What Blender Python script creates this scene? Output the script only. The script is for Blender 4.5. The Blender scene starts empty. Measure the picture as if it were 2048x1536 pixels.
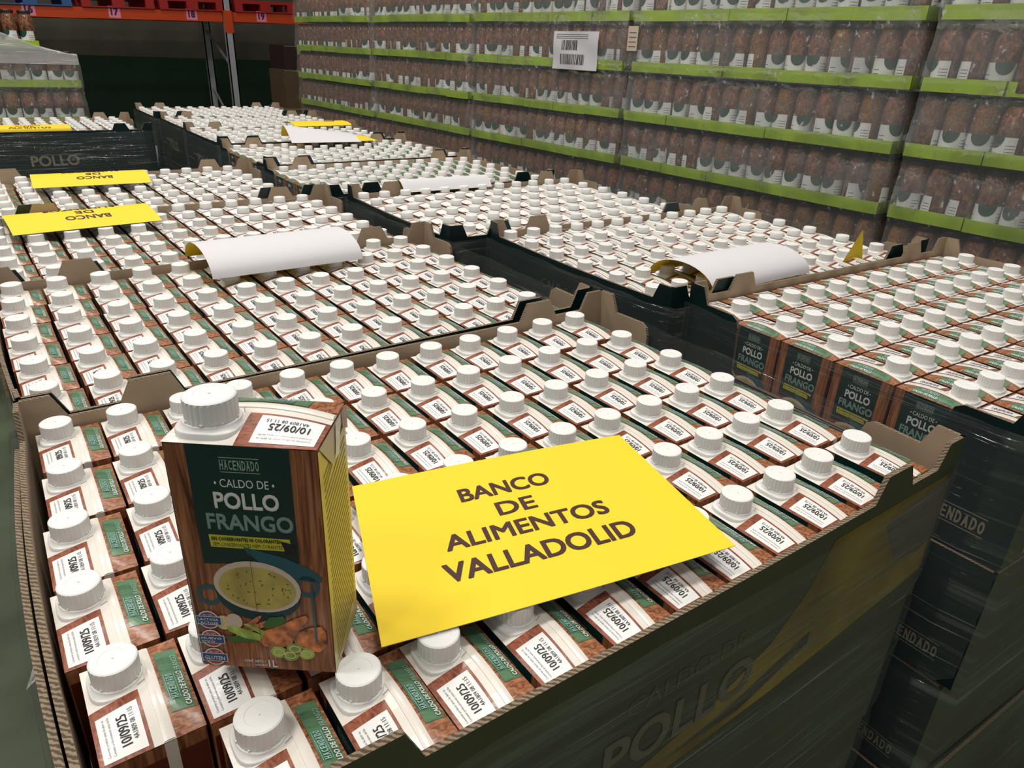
import bpy, math, random
from mathutils import Vector, Matrix
random.seed(7)
R = random.Random(11)
PI = math.pi
sc = bpy.context.scene
C = sc.collection
Z0 = 1.2                                   # height of the cap tops above the floor

# ------------------------------------------------------------ camera, world, light, exposure
cam = bpy.data.cameras.new('camera'); co = bpy.data.objects.new('camera', cam); C.objects.link(co)
F_PX = 1438.545; CAM = (-0.00311, -0.82043, 0.37593 + Z0); ROT = (1.136724, -0.03968, -0.614356)
cam.sensor_width = 36.0; cam.lens = F_PX / 2048 * 36.0; cam.clip_start = 0.02; cam.clip_end = 100
co.location = CAM; co.rotation_euler = ROT
sc.camera = co
w = bpy.data.worlds.new('hall'); sc.world = w; w.use_nodes = True
w.node_tree.nodes['Background'].inputs['Color'].default_value = (0.86, 0.86, 0.83, 1)
w.node_tree.nodes['Background'].inputs['Strength'].default_value = 0.17
sc.view_settings.view_transform = 'Standard'; sc.view_settings.look = 'None'
sc.view_settings.gamma = 1.0; sc.view_settings.exposure = -0.07
sc.view_settings.use_curve_mapping = False

def lamp(x, y, z, sx, sy, power, rz=0):
    l = bpy.data.lights.new('overhead_light', 'AREA'); l.shape = 'RECTANGLE'; l.size = sx; l.size_y = sy
    l.energy = power; l.color = (1.0, 0.955, 0.89)
    o = bpy.data.objects.new('overhead_light', l); o.location = (x, y, z); o.rotation_euler = (0, 0, rz); C.objects.link(o)
for lx, ly, lp in ((-1.8, 0.6, 118), (-1.6, 3.4, 80), (1.4, 0.2, 98), (1.6, 3.4, 80), (0.2, -2.6, 58), (-3.2, -1.6, 60), (0.5, 7.6, 70)):  # last one is an added light that brightens the rack at the back
    lamp(lx, ly, 6.2, 1.5, 0.5, lp)

# ------------------------------------------------------------ materials
def lin(c):
    c = c / 255.0
    return c / 12.92 if c <= 0.04045 else ((c + 0.055) / 1.055) ** 2.4
def rgb(t): return (lin(t[0]), lin(t[1]), lin(t[2]), 1)
def new_mat(name):
    m = bpy.data.materials.new(name); m.use_nodes = True
    return m, m.node_tree.nodes, m.node_tree.links, m.node_tree.nodes['Principled BSDF']
def plain(name, col, rough=0.5, spec=0.5, coat=0, metal=0, noise=0, scale=30, bump=0):
    m, N, L, p = new_mat(name)
    p.inputs['Base Color'].default_value = rgb(col); p.inputs['Roughness'].default_value = rough
    p.inputs['Specular IOR Level'].default_value = spec; p.inputs['Metallic'].default_value = metal
    p.inputs['Coat Weight'].default_value = coat; p.inputs['Coat Roughness'].default_value = 0.12
    if noise or bump:
        tc = N.new('ShaderNodeTexCoord'); n = N.new('ShaderNodeTexNoise'); n.inputs['Scale'].default_value = scale
        n.inputs['Detail'].default_value = 6; L.new(tc.outputs['Object'], n.inputs['Vector'])
        if noise:
            r = N.new('ShaderNodeValToRGB'); a = tuple(max(0, c * (1 - noise)) for c in col); b = tuple(min(255, c * (1 + noise)) for c in col)
            r.color_ramp.elements[0].position = 0.3; r.color_ramp.elements[1].position = 0.7
            r.color_ramp.elements[0].color = rgb(a); r.color_ramp.elements[1].color = rgb(b)
            L.new(n.outputs['Fac'], r.inputs['Fac']); L.new(r.outputs['Color'], p.inputs['Base Color'])
        if bump:
            b = N.new('ShaderNodeBump'); b.inputs['Strength'].default_value = bump; b.inputs['Distance'].default_value = 0.004
            L.new(n.outputs['Fac'], b.inputs['Height']); L.new(b.outputs['Normal'], p.inputs['Normal'])
    return m
def grain(name, c0, c1, c2, sc3, rough=0.35, coat=0.3):
    m, N, L, p = new_mat(name)
    tc = N.new('ShaderNodeTexCoord'); mp = N.new('ShaderNodeMapping'); mp.inputs['Scale'].default_value = sc3
    n = N.new('ShaderNodeTexNoise'); n.inputs['Scale'].default_value = 1.0; n.inputs['Detail'].default_value = 5; n.inputs['Distortion'].default_value = 1.2
    r = N.new('ShaderNodeValToRGB'); e = r.color_ramp.elements
    e[0].position = 0.3; e[0].color = rgb(c0); e[1].position = 0.72; e[1].color = rgb(c2); k = e.new(0.5); k.color = rgb(c1)
    L.new(tc.outputs['Object'], mp.inputs['Vector']); L.new(mp.outputs['Vector'], n.inputs['Vector'])
    L.new(n.outputs['Fac'], r.inputs['Fac']); L.new(r.outputs['Color'], p.inputs['Base Color'])
    p.inputs['Roughness'].default_value = rough; p.inputs['Coat Weight'].default_value = coat; p.inputs['Coat Roughness'].default_value = 0.15
    return m
def film_mat(name, sc3, lo, hi, haze=0.05, gloss=0.35, rough=0.16, spark=.66, sm=(1.3, 1.3, 4.5)):
    m, N, L, p = new_mat(name); N.remove(p)
    out = N['Material Output']
    tc = N.new('ShaderNodeTexCoord'); mp = N.new('ShaderNodeMapping'); mp.inputs['Scale'].default_value = sc3; mp.inputs['Rotation'].default_value = (0.05, 0.06, 0)
    n = N.new('ShaderNodeTexNoise'); n.inputs['Scale'].default_value = 1.0; n.inputs['Detail'].default_value = 6; n.inputs['Distortion'].default_value = 0.8
    L.new(tc.outputs['Object'], mp.inputs['Vector']); L.new(mp.outputs['Vector'], n.inputs['Vector'])
    r = N.new('ShaderNodeMapRange'); r.inputs['From Min'].default_value = lo; r.inputs['From Max'].default_value = hi
    r.inputs['To Min'].default_value = 0.04; r.inputs['To Max'].default_value = gloss
    L.new(n.outputs['Fac'], r.inputs['Value'])
    n2 = N.new('ShaderNodeTexNoise'); n2.inputs['Scale'].default_value = 2.2; n2.inputs['Detail'].default_value = 4; n2.inputs['Distortion'].default_value = 1.0
    L.new(mp.outputs['Vector'], n2.inputs['Vector'])
    bp = N.new('ShaderNodeBump'); bp.inputs['Strength'].default_value = 0.8; bp.inputs['Distance'].default_value = 0.006
    L.new(n2.outputs['Fac'], bp.inputs['Height'])
    tr = N.new('ShaderNodeBsdfTransparent'); gl = N.new('ShaderNodeBsdfGlossy'); gl.inputs['Roughness'].default_value = rough
    L.new(bp.outputs['Normal'], gl.inputs['Normal'])
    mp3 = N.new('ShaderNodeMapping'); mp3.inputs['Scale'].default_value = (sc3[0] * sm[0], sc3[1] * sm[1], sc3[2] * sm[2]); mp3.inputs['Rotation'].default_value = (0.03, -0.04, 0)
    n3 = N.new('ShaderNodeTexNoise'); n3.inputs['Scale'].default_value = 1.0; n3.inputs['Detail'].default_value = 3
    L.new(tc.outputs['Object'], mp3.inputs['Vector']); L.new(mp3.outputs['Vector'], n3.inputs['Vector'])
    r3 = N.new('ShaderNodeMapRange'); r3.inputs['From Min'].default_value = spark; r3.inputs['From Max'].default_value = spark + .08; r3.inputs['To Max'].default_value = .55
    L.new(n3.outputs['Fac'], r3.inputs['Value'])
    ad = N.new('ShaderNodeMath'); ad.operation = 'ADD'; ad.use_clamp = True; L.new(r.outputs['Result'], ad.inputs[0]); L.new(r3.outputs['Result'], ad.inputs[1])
    hz = N.new('ShaderNodeMath'); hz.operation = 'MULTIPLY_ADD'; L.new(r3.outputs['Result'], hz.inputs[0]); hz.inputs[1].default_value = .5; hz.inputs[2].default_value = haze  # glints painted in: noise streaks also mix plain white into the film
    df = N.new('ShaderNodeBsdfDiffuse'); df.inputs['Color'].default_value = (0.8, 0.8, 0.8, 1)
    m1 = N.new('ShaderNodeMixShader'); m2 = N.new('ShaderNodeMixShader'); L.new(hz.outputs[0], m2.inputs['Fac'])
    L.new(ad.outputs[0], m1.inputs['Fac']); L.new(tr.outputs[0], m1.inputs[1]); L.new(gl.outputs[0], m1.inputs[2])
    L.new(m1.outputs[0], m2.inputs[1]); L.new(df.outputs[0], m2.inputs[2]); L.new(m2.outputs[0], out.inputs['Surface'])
    return m

M = {}
M['white'] = plain('carton_white', (230, 224, 214), 0.32, coat=0.35)
M['label'] = plain('date_label_white', (240, 240, 238), 0.4, coat=0.3)
M['wood'] = grain('printed_wood', (70, 38, 24), (146, 90, 58), (190, 134, 92), (150, 260, 14))
M['rust'] = grain('printed_redwood', (98, 50, 34), (146, 80, 54), (170, 98, 68), (300, 110, 30))
M['band'] = grain('printed_green_band', (58, 94, 68), (82, 120, 88), (96, 134, 100), (40, 160, 20), coat=0.4)
M['teal'] = plain('printed_teal', (12, 48, 46), 0.35, coat=0.4)
M['ink'] = plain('black_ink', (28, 26, 30), 0.6)
M['inklight'] = plain('grey_ink', (95, 92, 95), 0.6)
M['pale'] = plain('pale_print', (228, 232, 226), 0.45)
M['sage'] = plain('sage_print', (150, 176, 160), 0.45)
M['frango'] = plain('frango_print', (128, 158, 152), 0.45)
M['blueprint'] = plain('light_blue_print', (150, 190, 180), 0.45)
M['yellowprint'] = plain('yellow_print', (205, 200, 60), 0.45)
M['cream'] = plain('cream_print', (214, 198, 178), 0.4)
M['soup'] = plain('soup_print', (186, 170, 92), 0.4, noise=0.12, scale=60)
M['pot'] = plain('pot_print', (18, 62, 64), 0.35, coat=0.3)
M['lid'] = plain('lid_print', (36, 92, 102), 0.35, coat=0.3)
M['herb'] = plain('herb_print', (66, 110, 40), 0.5)
M['leek'] = plain('leek_print', (150, 180, 80), 0.5, noise=0.25, scale=90)
M['leekdark'] = plain('leek_dark_print', (60, 110, 50), 0.5)
M['onion'] = plain('onion_print', (225, 205, 150), 0.5)
M['carrot'] = plain('carrot_print', (200, 130, 90), 0.5)
M['chicken'] = plain('chicken_print', (190, 104, 60), 0.45, noise=0.5, scale=130)
M['badge'] = plain('badge_red_print', (175, 60, 80), 0.45)
M['badgep'] = plain('badge_purple_print', (125, 60, 115), 0.45)
M['badgeb'] = plain('badge_blue_print', (40, 84, 140), 0.45)
M['darkside'] = plain('carton_dark_side', (92, 34, 20), 0.4, coat=0.3, noise=0.1, scale=12)
M['sideyellow'] = plain('carton_yellow_side', (206, 194, 118), 0.4, coat=0.3)
M['sideline'] = plain('side_line_print', (134, 126, 66), 0.45)
M['crease'] = plain('crease_line', (170, 168, 164), 0.5)
M['cap'] = plain('cap_plastic', (238, 238, 236), 0.42, spec=0.5)
M['spout'] = plain('spout_plastic', (232, 231, 228), 0.38)
M['kraft'] = plain('kraft_board', (172, 152, 128), 0.8, spec=0.2, noise=0.05, scale=14)
M['flute'] = grain('corrugated_edge', (44, 36, 28), (104, 90, 72), (150, 134, 112), (330, 330, 330), rough=0.9, coat=0)
def flute_mat():
    m, N, L, p = new_mat('corrugated_edge')
    tc = N.new('ShaderNodeTexCoord'); wv = N.new('ShaderNodeTexWave'); wv.bands_direction = 'DIAGONAL'; wv.inputs['Scale'].default_value = 120; wv.inputs['Distortion'].default_value = 3.5; wv.inputs['Detail'].default_value = 3; wv.inputs['Detail Scale'].default_value = 2
    r = N.new('ShaderNodeValToRGB'); e = r.color_ramp.elements; e[0].position = .25; e[0].color = rgb((84, 70, 54)); e[1].position = .75; e[1].color = rgb((142, 126, 104))
    L.new(tc.outputs['Object'], wv.inputs['Vector']); L.new(wv.outputs['Fac'], r.inputs['Fac']); L.new(r.outputs['Color'], p.inputs['Base Color']); p.inputs['Roughness'].default_value = .9
    return m
M['flute'] = flute_mat()
M['board'] = plain('dark_green_board', (12, 38, 38), 0.42, spec=0.5, noise=0.12, scale=6)
M['boardolive'] = plain('dark_olive_board', (68, 72, 46), 0.45, spec=0.5, noise=0.15, scale=5)
M['boardtext'] = plain('board_grey_print', (136, 130, 108), 0.5)
M['boardtextdim'] = plain('board_dim_print', (86, 88, 62), 0.5)
M['boardtextmid'] = plain('board_mid_print', (112, 106, 86), 0.5)
M['boardyellow'] = plain('board_yellow_patch', (122, 105, 32), 0.45, noise=0.3, scale=9)
M['boardbrown'] = plain('board_brown_patch', (76, 68, 44), 0.5, noise=0.2, scale=12)
M['boardgrey'] = plain('board_taupe_patch', (96, 90, 76), 0.5)
M['yellow'] = plain('yellow_paper', (246, 214, 52), 0.6, spec=0.25)
M['paper'] = plain('white_paper', (222, 220, 224), 0.6, spec=0.25)
M['papertext'] = plain('sign_ink', (66, 32, 30), 0.6)
M['lime'] = plain('lime_board', (160, 192, 48), 0.5, noise=0.05, scale=10)
M['lime2'] = plain('lime_board_dark', (136, 168, 40), 0.5, noise=0.08, scale=10)
M['jar'] = grain('jar_contents', (62, 40, 28), (124, 80, 56), (176, 128, 98), (64, 64, 52), rough=0.12, coat=0.9)
M['jar2'] = grain('jar_contents_ochre', (70, 46, 16), (132, 88, 40), (168, 122, 66), (110, 110, 90), rough=0.12, coat=0.9)
M['jarlid'] = plain('jar_lid', (60, 58, 56), 0.3, metal=0.5)
M['jarlabel'] = plain('jar_label', (232, 234, 232), 0.5)
M['jargreen'] = plain('jar_label_green', (28, 72, 56), 0.5)
M['floor'] = plain('painted_green_floor', (74, 84, 64), 0.55, noise=0.16, scale=3.5)
M['wallgreen'] = plain('wall_green_paint', (14, 56, 30), 0.6, noise=0.08, scale=2)
M['wallgrey'] = plain('wall_concrete', (96, 91, 80), 0.9, noise=0.08, scale=2.5)
M['orange'] = plain('rack_orange', (214, 74, 24), 0.4)
M['steel'] = plain('galvanised_steel', (176, 180, 184), 0.45, metal=0.15)
M['hole'] = plain('slot_shadow', (20, 20, 22), 0.9)
M['red'] = plain('red_plastic', (176, 34, 26), 0.5)
M['blue'] = plain('blue_plastic', (50, 100, 160), 0.5)
M['pink'] = plain('pink_tag', (250, 150, 180), 0.6)
M['purple'] = plain('purple_ink', (84, 24, 80), 0.6)
M['box'] = plain('brown_carton', (84, 66, 44), 0.8, noise=0.06, scale=8)
M['boxdark'] = plain('maroon_carton', (40, 20, 18), 0.7)
M['woodpallet'] = grain('pallet_wood', (120, 92, 60), (166, 134, 94), (190, 160, 120), (6, 40, 40), rough=0.85, coat=0)
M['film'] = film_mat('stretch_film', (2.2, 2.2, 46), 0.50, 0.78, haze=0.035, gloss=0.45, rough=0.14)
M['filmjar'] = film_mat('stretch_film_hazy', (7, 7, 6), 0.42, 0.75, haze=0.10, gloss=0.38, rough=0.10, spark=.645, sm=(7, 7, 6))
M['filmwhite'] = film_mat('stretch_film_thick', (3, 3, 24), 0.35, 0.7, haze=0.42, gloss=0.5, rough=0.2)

# ------------------------------------------------------------ mesh helpers
class MB:
    def __init__(s): s.v = []; s.f = []; s.m = []; s.s = []
    def add(s, vs, fs, mi=0, sm=False):
        b = len(s.v); s.v.extend(vs)
        for f in fs: s.f.append(tuple(b + i for i in f)); s.m.append(mi); s.s.append(sm)
    def box(s, x0, y0, z0, x1, y1, z1, mi=0, T=None):
        vs = [(x, y, z) for z in (z0, z1) for y in (y0, y1) for x in (x0, x1)]
        if T: vs = [T(*v) for v in vs]
        s.add(vs, [(0, 2, 3, 1), (4, 5, 7, 6), (0, 1, 5, 4), (2, 6, 7, 3), (0, 4, 6, 2), (1, 3, 7, 5)], mi)
    def grid(s, fn, nu, nv, mi=0, sm=False):
        vs = [fn(i / nu, j / nv) for j in range(nv + 1) for i in range(nu + 1)]
        s.add(vs, [(j * (nu + 1) + i, j * (nu + 1) + i + 1, (j + 1) * (nu + 1) + i + 1, (j + 1) * (nu + 1) + i) for j in range(nv) for i in range(nu)], mi, sm)
    def lathe(s, prof, n, mi=0, cx=0, cy=0, z=0, rib=0.0, sm=True, close=True, rib_rows=()):
        vs = []
        for k, (r, h) in enumerate(prof):
            for i in range(n):
                a = 2 * PI * i / n; rr = r - (rib if (k in rib_rows and i % 3 == 0) else 0)
                vs.append((cx + rr * math.cos(a), cy + rr * math.sin(a), z + h))
        fs = [(k * n + i, k * n + (i + 1) % n, (k + 1) * n + (i + 1) % n, (k + 1) * n + i) for k in range(len(prof) - 1) for i in range(n)]
        s.add(vs, fs, mi, sm)
        if close: s.add([vs[(len(prof) - 1) * n + i] for i in range(n)], [tuple(range(n))], mi)
    def build(s, name, mats):
        me = bpy.data.meshes.new(name); me.from_pydata(s.v, [], s.f)
        for m in mats: me.materials.append(m)
        me.polygons.foreach_set('material_index', s.m); me.polygons.foreach_set('use_smooth', s.s)
        me.update(); return me

def obj(name, me, parent=None, loc=(0, 0, 0), rz=0.0, label=None, cat=None, group=None, kind=None):
    o = bpy.data.objects.new(name, me); C.objects.link(o); o.location = loc; o.rotation_euler = (0, 0, rz)
    if parent: o.parent = parent
    tag(o, label, cat, group, kind); return o
def tag(o, label=None, cat=None, group=None, kind=None):
    if label: o['label'] = label
    if cat: o['category'] = cat
    if group: o['group'] = group
    if kind: o['kind'] = kind
def copy_tree(o, loc=None, rz=None, label=None, group=None):
    r = o.copy(); C.objects.link(r)
    if loc is not None: r.location = loc
    if rz is not None: r.rotation_euler = (0, 0, rz)
    if label: r['label'] = label
    if group: r['group'] = group
    for ch in o.children:
        c = ch.copy(); C.objects.link(c); c.parent = r
    return r

_tc = {}
def glyphs(text, bold=0.0, res=2):
    k = (text, bold, res)
    if k in _tc: return _tc[k]
    cu = bpy.data.curves.new('t', 'FONT'); cu.body = text; cu.offset = bold; cu.resolution_u = res; cu.dimensions = '2D'; cu.fill_mode = 'BOTH'
    o = bpy.data.objects.new('t', cu); C.objects.link(o); bpy.context.view_layer.update()
    ev = o.evaluated_get(bpy.context.evaluated_depsgraph_get()); me = ev.to_mesh()
    vs = [(v.co.x, v.co.y) for v in me.vertices]; fs = [tuple(p.vertices) for p in me.polygons]
    ev.to_mesh_clear(); bpy.data.objects.remove(o); bpy.data.curves.remove(cu)
    x0 = min(v[0] for v in vs); x1 = max(v[0] for v in vs); y0 = min(v[1] for v in vs); y1 = max(v[1] for v in vs)
    vs = [((x - x0) / (x1 - x0), (y - y0) / (y1 - y0)) for x, y in vs]
    _tc[k] = (vs, fs); return vs, fs
def text(mb, txt, P, x0, y0, x1, y1, mi, bold=0.0, res=2, eps=0.0003):
    """fill the box (x0,y0)-(x1,y1) of surface P(x,y,eps) with txt"""
    vs, fs = glyphs(txt, 0.0, res)
    if bold > 0:
        h = abs(y1 - y0) / (1 + txt.count('\n') * 1.3); q = min(bold, .03) * 1.5 * h; sx = 1 if x1 > x0 else -1; sy = 1 if y1 > y0 else -1
        x0 += sx * q; x1 -= sx * q; y0 += sy * q; y1 -= sy * q
        for k, (dx, dy) in enumerate(((-1, -1), (1, -1), (1, 1), (-1, 1), (0, 0))):
            mb.add([P(x0 + a * (x1 - x0) + dx * q, y0 + b * (y1 - y0) + dy * q, eps + k * .00005) for a, b in vs], fs, mi)
        return
    mb.add([P(x0 + a * (x1 - x0), y0 + b * (y1 - y0), eps) for a, b in vs], fs, mi)
def brand(mb, P, x0, y0, x1, y1, mi, eps=0.0003, res=2):
    """condensed serif wordmark between two rules"""
    h = y1 - y0; letters = 'HACENDADO'; n = len(letters); wl = (x1 - x0) / n
    for i, ch in enumerate(letters):
        a = x0 + i * wl; text(mb, ch, P, a + wl * .1, y0 + h * .17, a + wl * .9, y0 + h * .83, mi, 0.02, res, eps)
        for yy in (y0 + h * .17, y0 + h * .79):
            if ch in 'HAN': 
                for q in (.02, .62): poly(mb, P, [(a + wl * q, yy), (a + wl * (q + .34), yy), (a + wl * (q + .34), yy + h * .035), (a + wl * q, yy + h * .035)], mi, eps)
    for yy in (y0, y0 + h * .95): poly(mb, P, [(x0, yy), (x1, yy), (x1, yy + h * .05), (x0, yy + h * .05)], mi, eps)
def poly(mb, P, pts, mi, eps=0.0002): mb.add([P(x, y, eps) for x, y in pts], [tuple(range(len(pts)))], mi)
def ell(cx, cy, rx, ry, n=20, a0=0, a1=2 * PI, rot=0):
    full = abs(a1 - a0 - 2 * PI) < 1e-6; k = n if full else n + 1; out = []
    for i in range(k):
        a = a0 + (a1 - a0) * i / n; x = rx * math.cos(a); y = ry * math.sin(a)
        out.append((cx + x * math.cos(rot) - y * math.sin(rot), cy + x * math.sin(rot) + y * math.cos(rot)))
    return out
def rect(mb, P, x0, y0, x1, y1, mi, eps=0.0002, n=1, k=1):
    mb.grid(lambda a, b: P(x0 + a * (x1 - x0), y0 + b * (y1 - y0), eps), n, k, mi)

# ------------------------------------------------------------ room
def room():
    def slab(name, x0, y0, z0, x1, y1, z1, m):
        mb = MB(); mb.box(x0, y0, z0, x1, y1, z1); obj(name, mb.build(name, [m]), kind='structure')
    slab('floor', -7, -6, -0.1, 9, 12.0, 0.0, M['floor'])
    slab('wall_back', -7, 12.0, 0.0, 9, 12.2, 1.275, M['wallgreen'])
    slab('wall_back_upper', -7, 12.0, 1.275, 9, 12.2, 6.5, M['wallgrey'])
room()

# ------------------------------------------------------------ broth carton
L_, D_, H_ = 0.0890, 0.0605, 0.168
CAPX, CAPY = -D_ / 2 + 0.0207, L_ / 2 - 0.022           # centre of the cap on the carton
CM = ['wood', 'white', 'rust', 'label', 'band', 'ink', 'pale', 'sage', 'teal', 'frango', 'yellowprint', 'cream', 'soup', 'pot', 'lid', 'herb', 'leek', 'leekdark', 'onion', 'carrot', 'chicken', 'badge', 'badgep', 'badgeb', 'darkside', 'sideyellow', 'sideline', 'crease', 'blueprint', 'inklight']
CI = {n: i for i, n in enumerate(CM)}
def crown(u, v):
    a = 1 - (2 * u - 1) ** 2
    b = math.sin(PI / 2 * min(v, .65) / .65) if v < .65 else math.cos(PI / 2 * (v - .65) / .35)
    return 0.0062 * a * b
def top(x, y, e=0):      # x = along the carton from the cap end (0) to the label end (1), y = from the front (0) to the back (1)
    return (-D_ / 2 + y * D_, L_ / 2 - x * L_, H_ + crown(x, y) + e)
def toptext(x, y, e=0):  # text space: x runs from the label end towards the cap, y runs from the back to the front
    return top(1 - x, 1 - y, e)
def front(s, t, e=0): return (-D_ / 2 - e, L_ / 2 - s * L_, t * H_)
def back(s, t, e=0): return (D_ / 2 + e, -L_ / 2 + s * L_, t * H_)
def side(s, t, e=0): return (-D_ / 2 + s * D_, -L_ / 2 - e, t * H_)      # the label end
def side2(s, t, e=0): return (D_ / 2 - s * D_, L_ / 2 + e, t * H_)

def art(mb, P, full):
    e = 0.0001
    poly(mb, P, [(.15, 1), (.82, 1), (.815, .52), (.15, .50)], CI['teal'], e)
    if full:
        brand(mb, P, .36, .895, .62, .955, CI['sage'], 2 * e)
        text(mb, 'CALDO DE', P, .345, .835, .665, .868, CI['pale'], 0, 3, 2 * e)
        for q in (.315, .695): poly(mb, P, ell(q, .851, .008, .006, 8), CI['pale'], 2 * e)
    else:
        rect(mb, P, .36, .90, .62, .95, CI['sage'], 2 * e)
    text(mb, 'POLLO', P, .29, .745, .72, .815, CI['pale'], .03 if full else .02, 3 if full else 1, 2 * e)
    text(mb, 'FRANGO', P, .22, .655, .80, .725, CI['frango'], .03 if full else .02, 3 if full else 1, 2 * e)
    poly(mb, P, [(.215, .632), (.765, .628), (.77, .575), (.22, .578)], CI['yellowprint'], 2 * e)
    if not full: return
    text(mb, 'SIN CONSERVANTES NI COLORANTES', P, .23, .608, .70, .624, CI['teal'], .02, 1, 3 * e)
    text(mb, 'SEM CONSERVANTES NEM CORANTES', P, .235, .583, .71, .599, CI['teal'], 0, 1, 3 * e)
    # lid, pot, soup
    poly(mb, P, [(.44, .585), (.52, .575), (.72, .545), (.88, .505), (.965, .465), (.955, .445), (.86, .445), (.70, .465), (.57, .505), (.46, .56)], CI['lid'], 3 * e)
    poly(mb, P, [(.70, .62), (.76, .612), (.80, .595), (.79, .57), (.73, .56), (.72, .585)], CI['ink'], 4 * e)
    for cx, cy in ((.15, .355), (.855, .42)):
        o_ = ell(cx, cy, .085, .05, 16); i_ = ell(cx, cy, .058, .03, 16)
        mb.add([P(x, y, 3 * e) for x, y in o_ + i_], [(k, (k + 1) % 16, 16 + (k + 1) % 16, 16 + k) for k in range(16)], CI['lid'])
    poly(mb, P, ell(.50, .375, .30, .13, 16, PI, 2 * PI) + [(.80, .40), (.20, .40)], CI['pot'], 4 * e)
    poly(mb, P, ell(.50, .405, .305, .118, 28, rot=-.03), CI['cream'], 5 * e)
    poly(mb, P, ell(.50, .400, .270, .098, 28, rot=-.03), CI['soup'], 6 * e)
    rr = random.Random(5)
    for k in range(46):
        a = rr.uniform(0, 2 * PI); q = math.sqrt(rr.random()); x = .5 + .24 * q * math.cos(a); y = .40 + .08 * q * math.sin(a)
        t = rr.uniform(0, PI); l = rr.uniform(.006, .018)
        poly(mb, P, [(x - l * math.cos(t), y - .6 * l * math.sin(t)), (x + .004, y - .002), (x + l * math.cos(t), y + .6 * l * math.sin(t)), (x - .003, y + .003)], CI['herb'], 7 * e)
    # ingredients
    poly(mb, P, ell(.22, .225, .055, .035, 14), CI['onion'], 7 * e); poly(mb, P, ell(.30, .235, .06, .038, 14), CI['cream'], 8 * e)
    for x, y, r_ in ((.42, .225, .5), (.48, .22, .3), (.38, .20, .45)): poly(mb, P, ell(x, y, .095, .014, 12, rot=r_), CI['carrot'], 8 * e)
    poly(mb, P, [(.50, .225), (.56, .265), (.66, .275), (.68, .25), (.62, .225), (.54, .21)], CI['leekdark'], 9 * e)
    poly(mb, P, [(.20, .155), (.34, .165), (.50, .185), (.44, .14), (.27, .13)], CI['leekdark'], 9 * e)
    poly(mb, P, [(.24, .205), (.29, .215), (.50, .175), (.47, .145), (.36, .155), (.25, .185)], CI['leek'], 10 * e)
    poly(mb, P, [(.36, .225), (.40, .23), (.52, .195), (.50, .175)], CI['leek'], 11 * e)
    poly(mb, P, [(.44, .16), (.50, .195), (.62, .225), (.74, .265), (.82, .285), (.84, .27), (.80, .235), (.74, .19), (.70, .14), (.60, .11), (.50, .12)], CI['chicken'], 9 * e)
    poly(mb, P, [(.72, .15), (.76, .20), (.84, .225), (.93, .235), (.96, .20), (.955, .14), (.90, .105), (.80, .11)], CI['chicken'], 10 * e)
    for x, y in ((.60, .095), (.72, .115), (.80, .095), (.68, .082)):
        poly(mb, P, ell(x, y, .062, .03, 14), CI['leek'], 11 * e); poly(mb, P, ell(x, y, .045, .019, 12), CI['onion'], 12 * e); poly(mb, P, ell(x, y, .035, .013, 12), CI['leek'], 13 * e)
    # badges
    for cy, col, tx, h in ((.235, 'badgep', 'LACTOSA\nLACTOSE', .042), (.142, 'badge', 'HUEVO\nOVO', .04), (.05, 'badge', 'GLUTEN', .032)):
        poly(mb, P, ell(.115, cy, .078, .044, 20), CI['pale'], 9 * e); poly(mb, P, ell(.115, cy, .070, .038, 20), CI[col], 10 * e)
        rect(mb, P, .02, cy - .023, .21, cy + .019, CI['pale'], 11 * e); rect(mb, P, .026, cy - .020, .204, cy + .016, CI['badgeb'], 12 * e)
        text(mb, tx, P, .04, cy - h / 2 + .006 - .004, .19, cy + h / 2 - .010, CI['pale'], .02, 1, 13 * e)
        text(mb, 'SIN / SEM', P, .08, cy + .022, .15, cy + .031, CI['pale'], 0, 1, 13 * e)
    text(mb, 'CONT. NETO /', P, .33, .032, .49, .046, CI['pale'], .01, 1, 8 * e)
    text(mb, 'LÍQUIDO', P, .41, .014, .50, .028, CI['pale'], .01, 1, 8 * e)
    text(mb, '1L', P, .51, .012, .575, .050, CI['pale'], .03, 1, 8 * e)
    poly(mb, P, [(.876, .44), (.893, .44), (.893, .16), (.876, .16)], CI['lid'], 12 * e)
    poly(mb, P, [(.479, .60), (.482, .60), (.482, .03), (.479, .03)], CI['darkside'], 14 * e)

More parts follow.
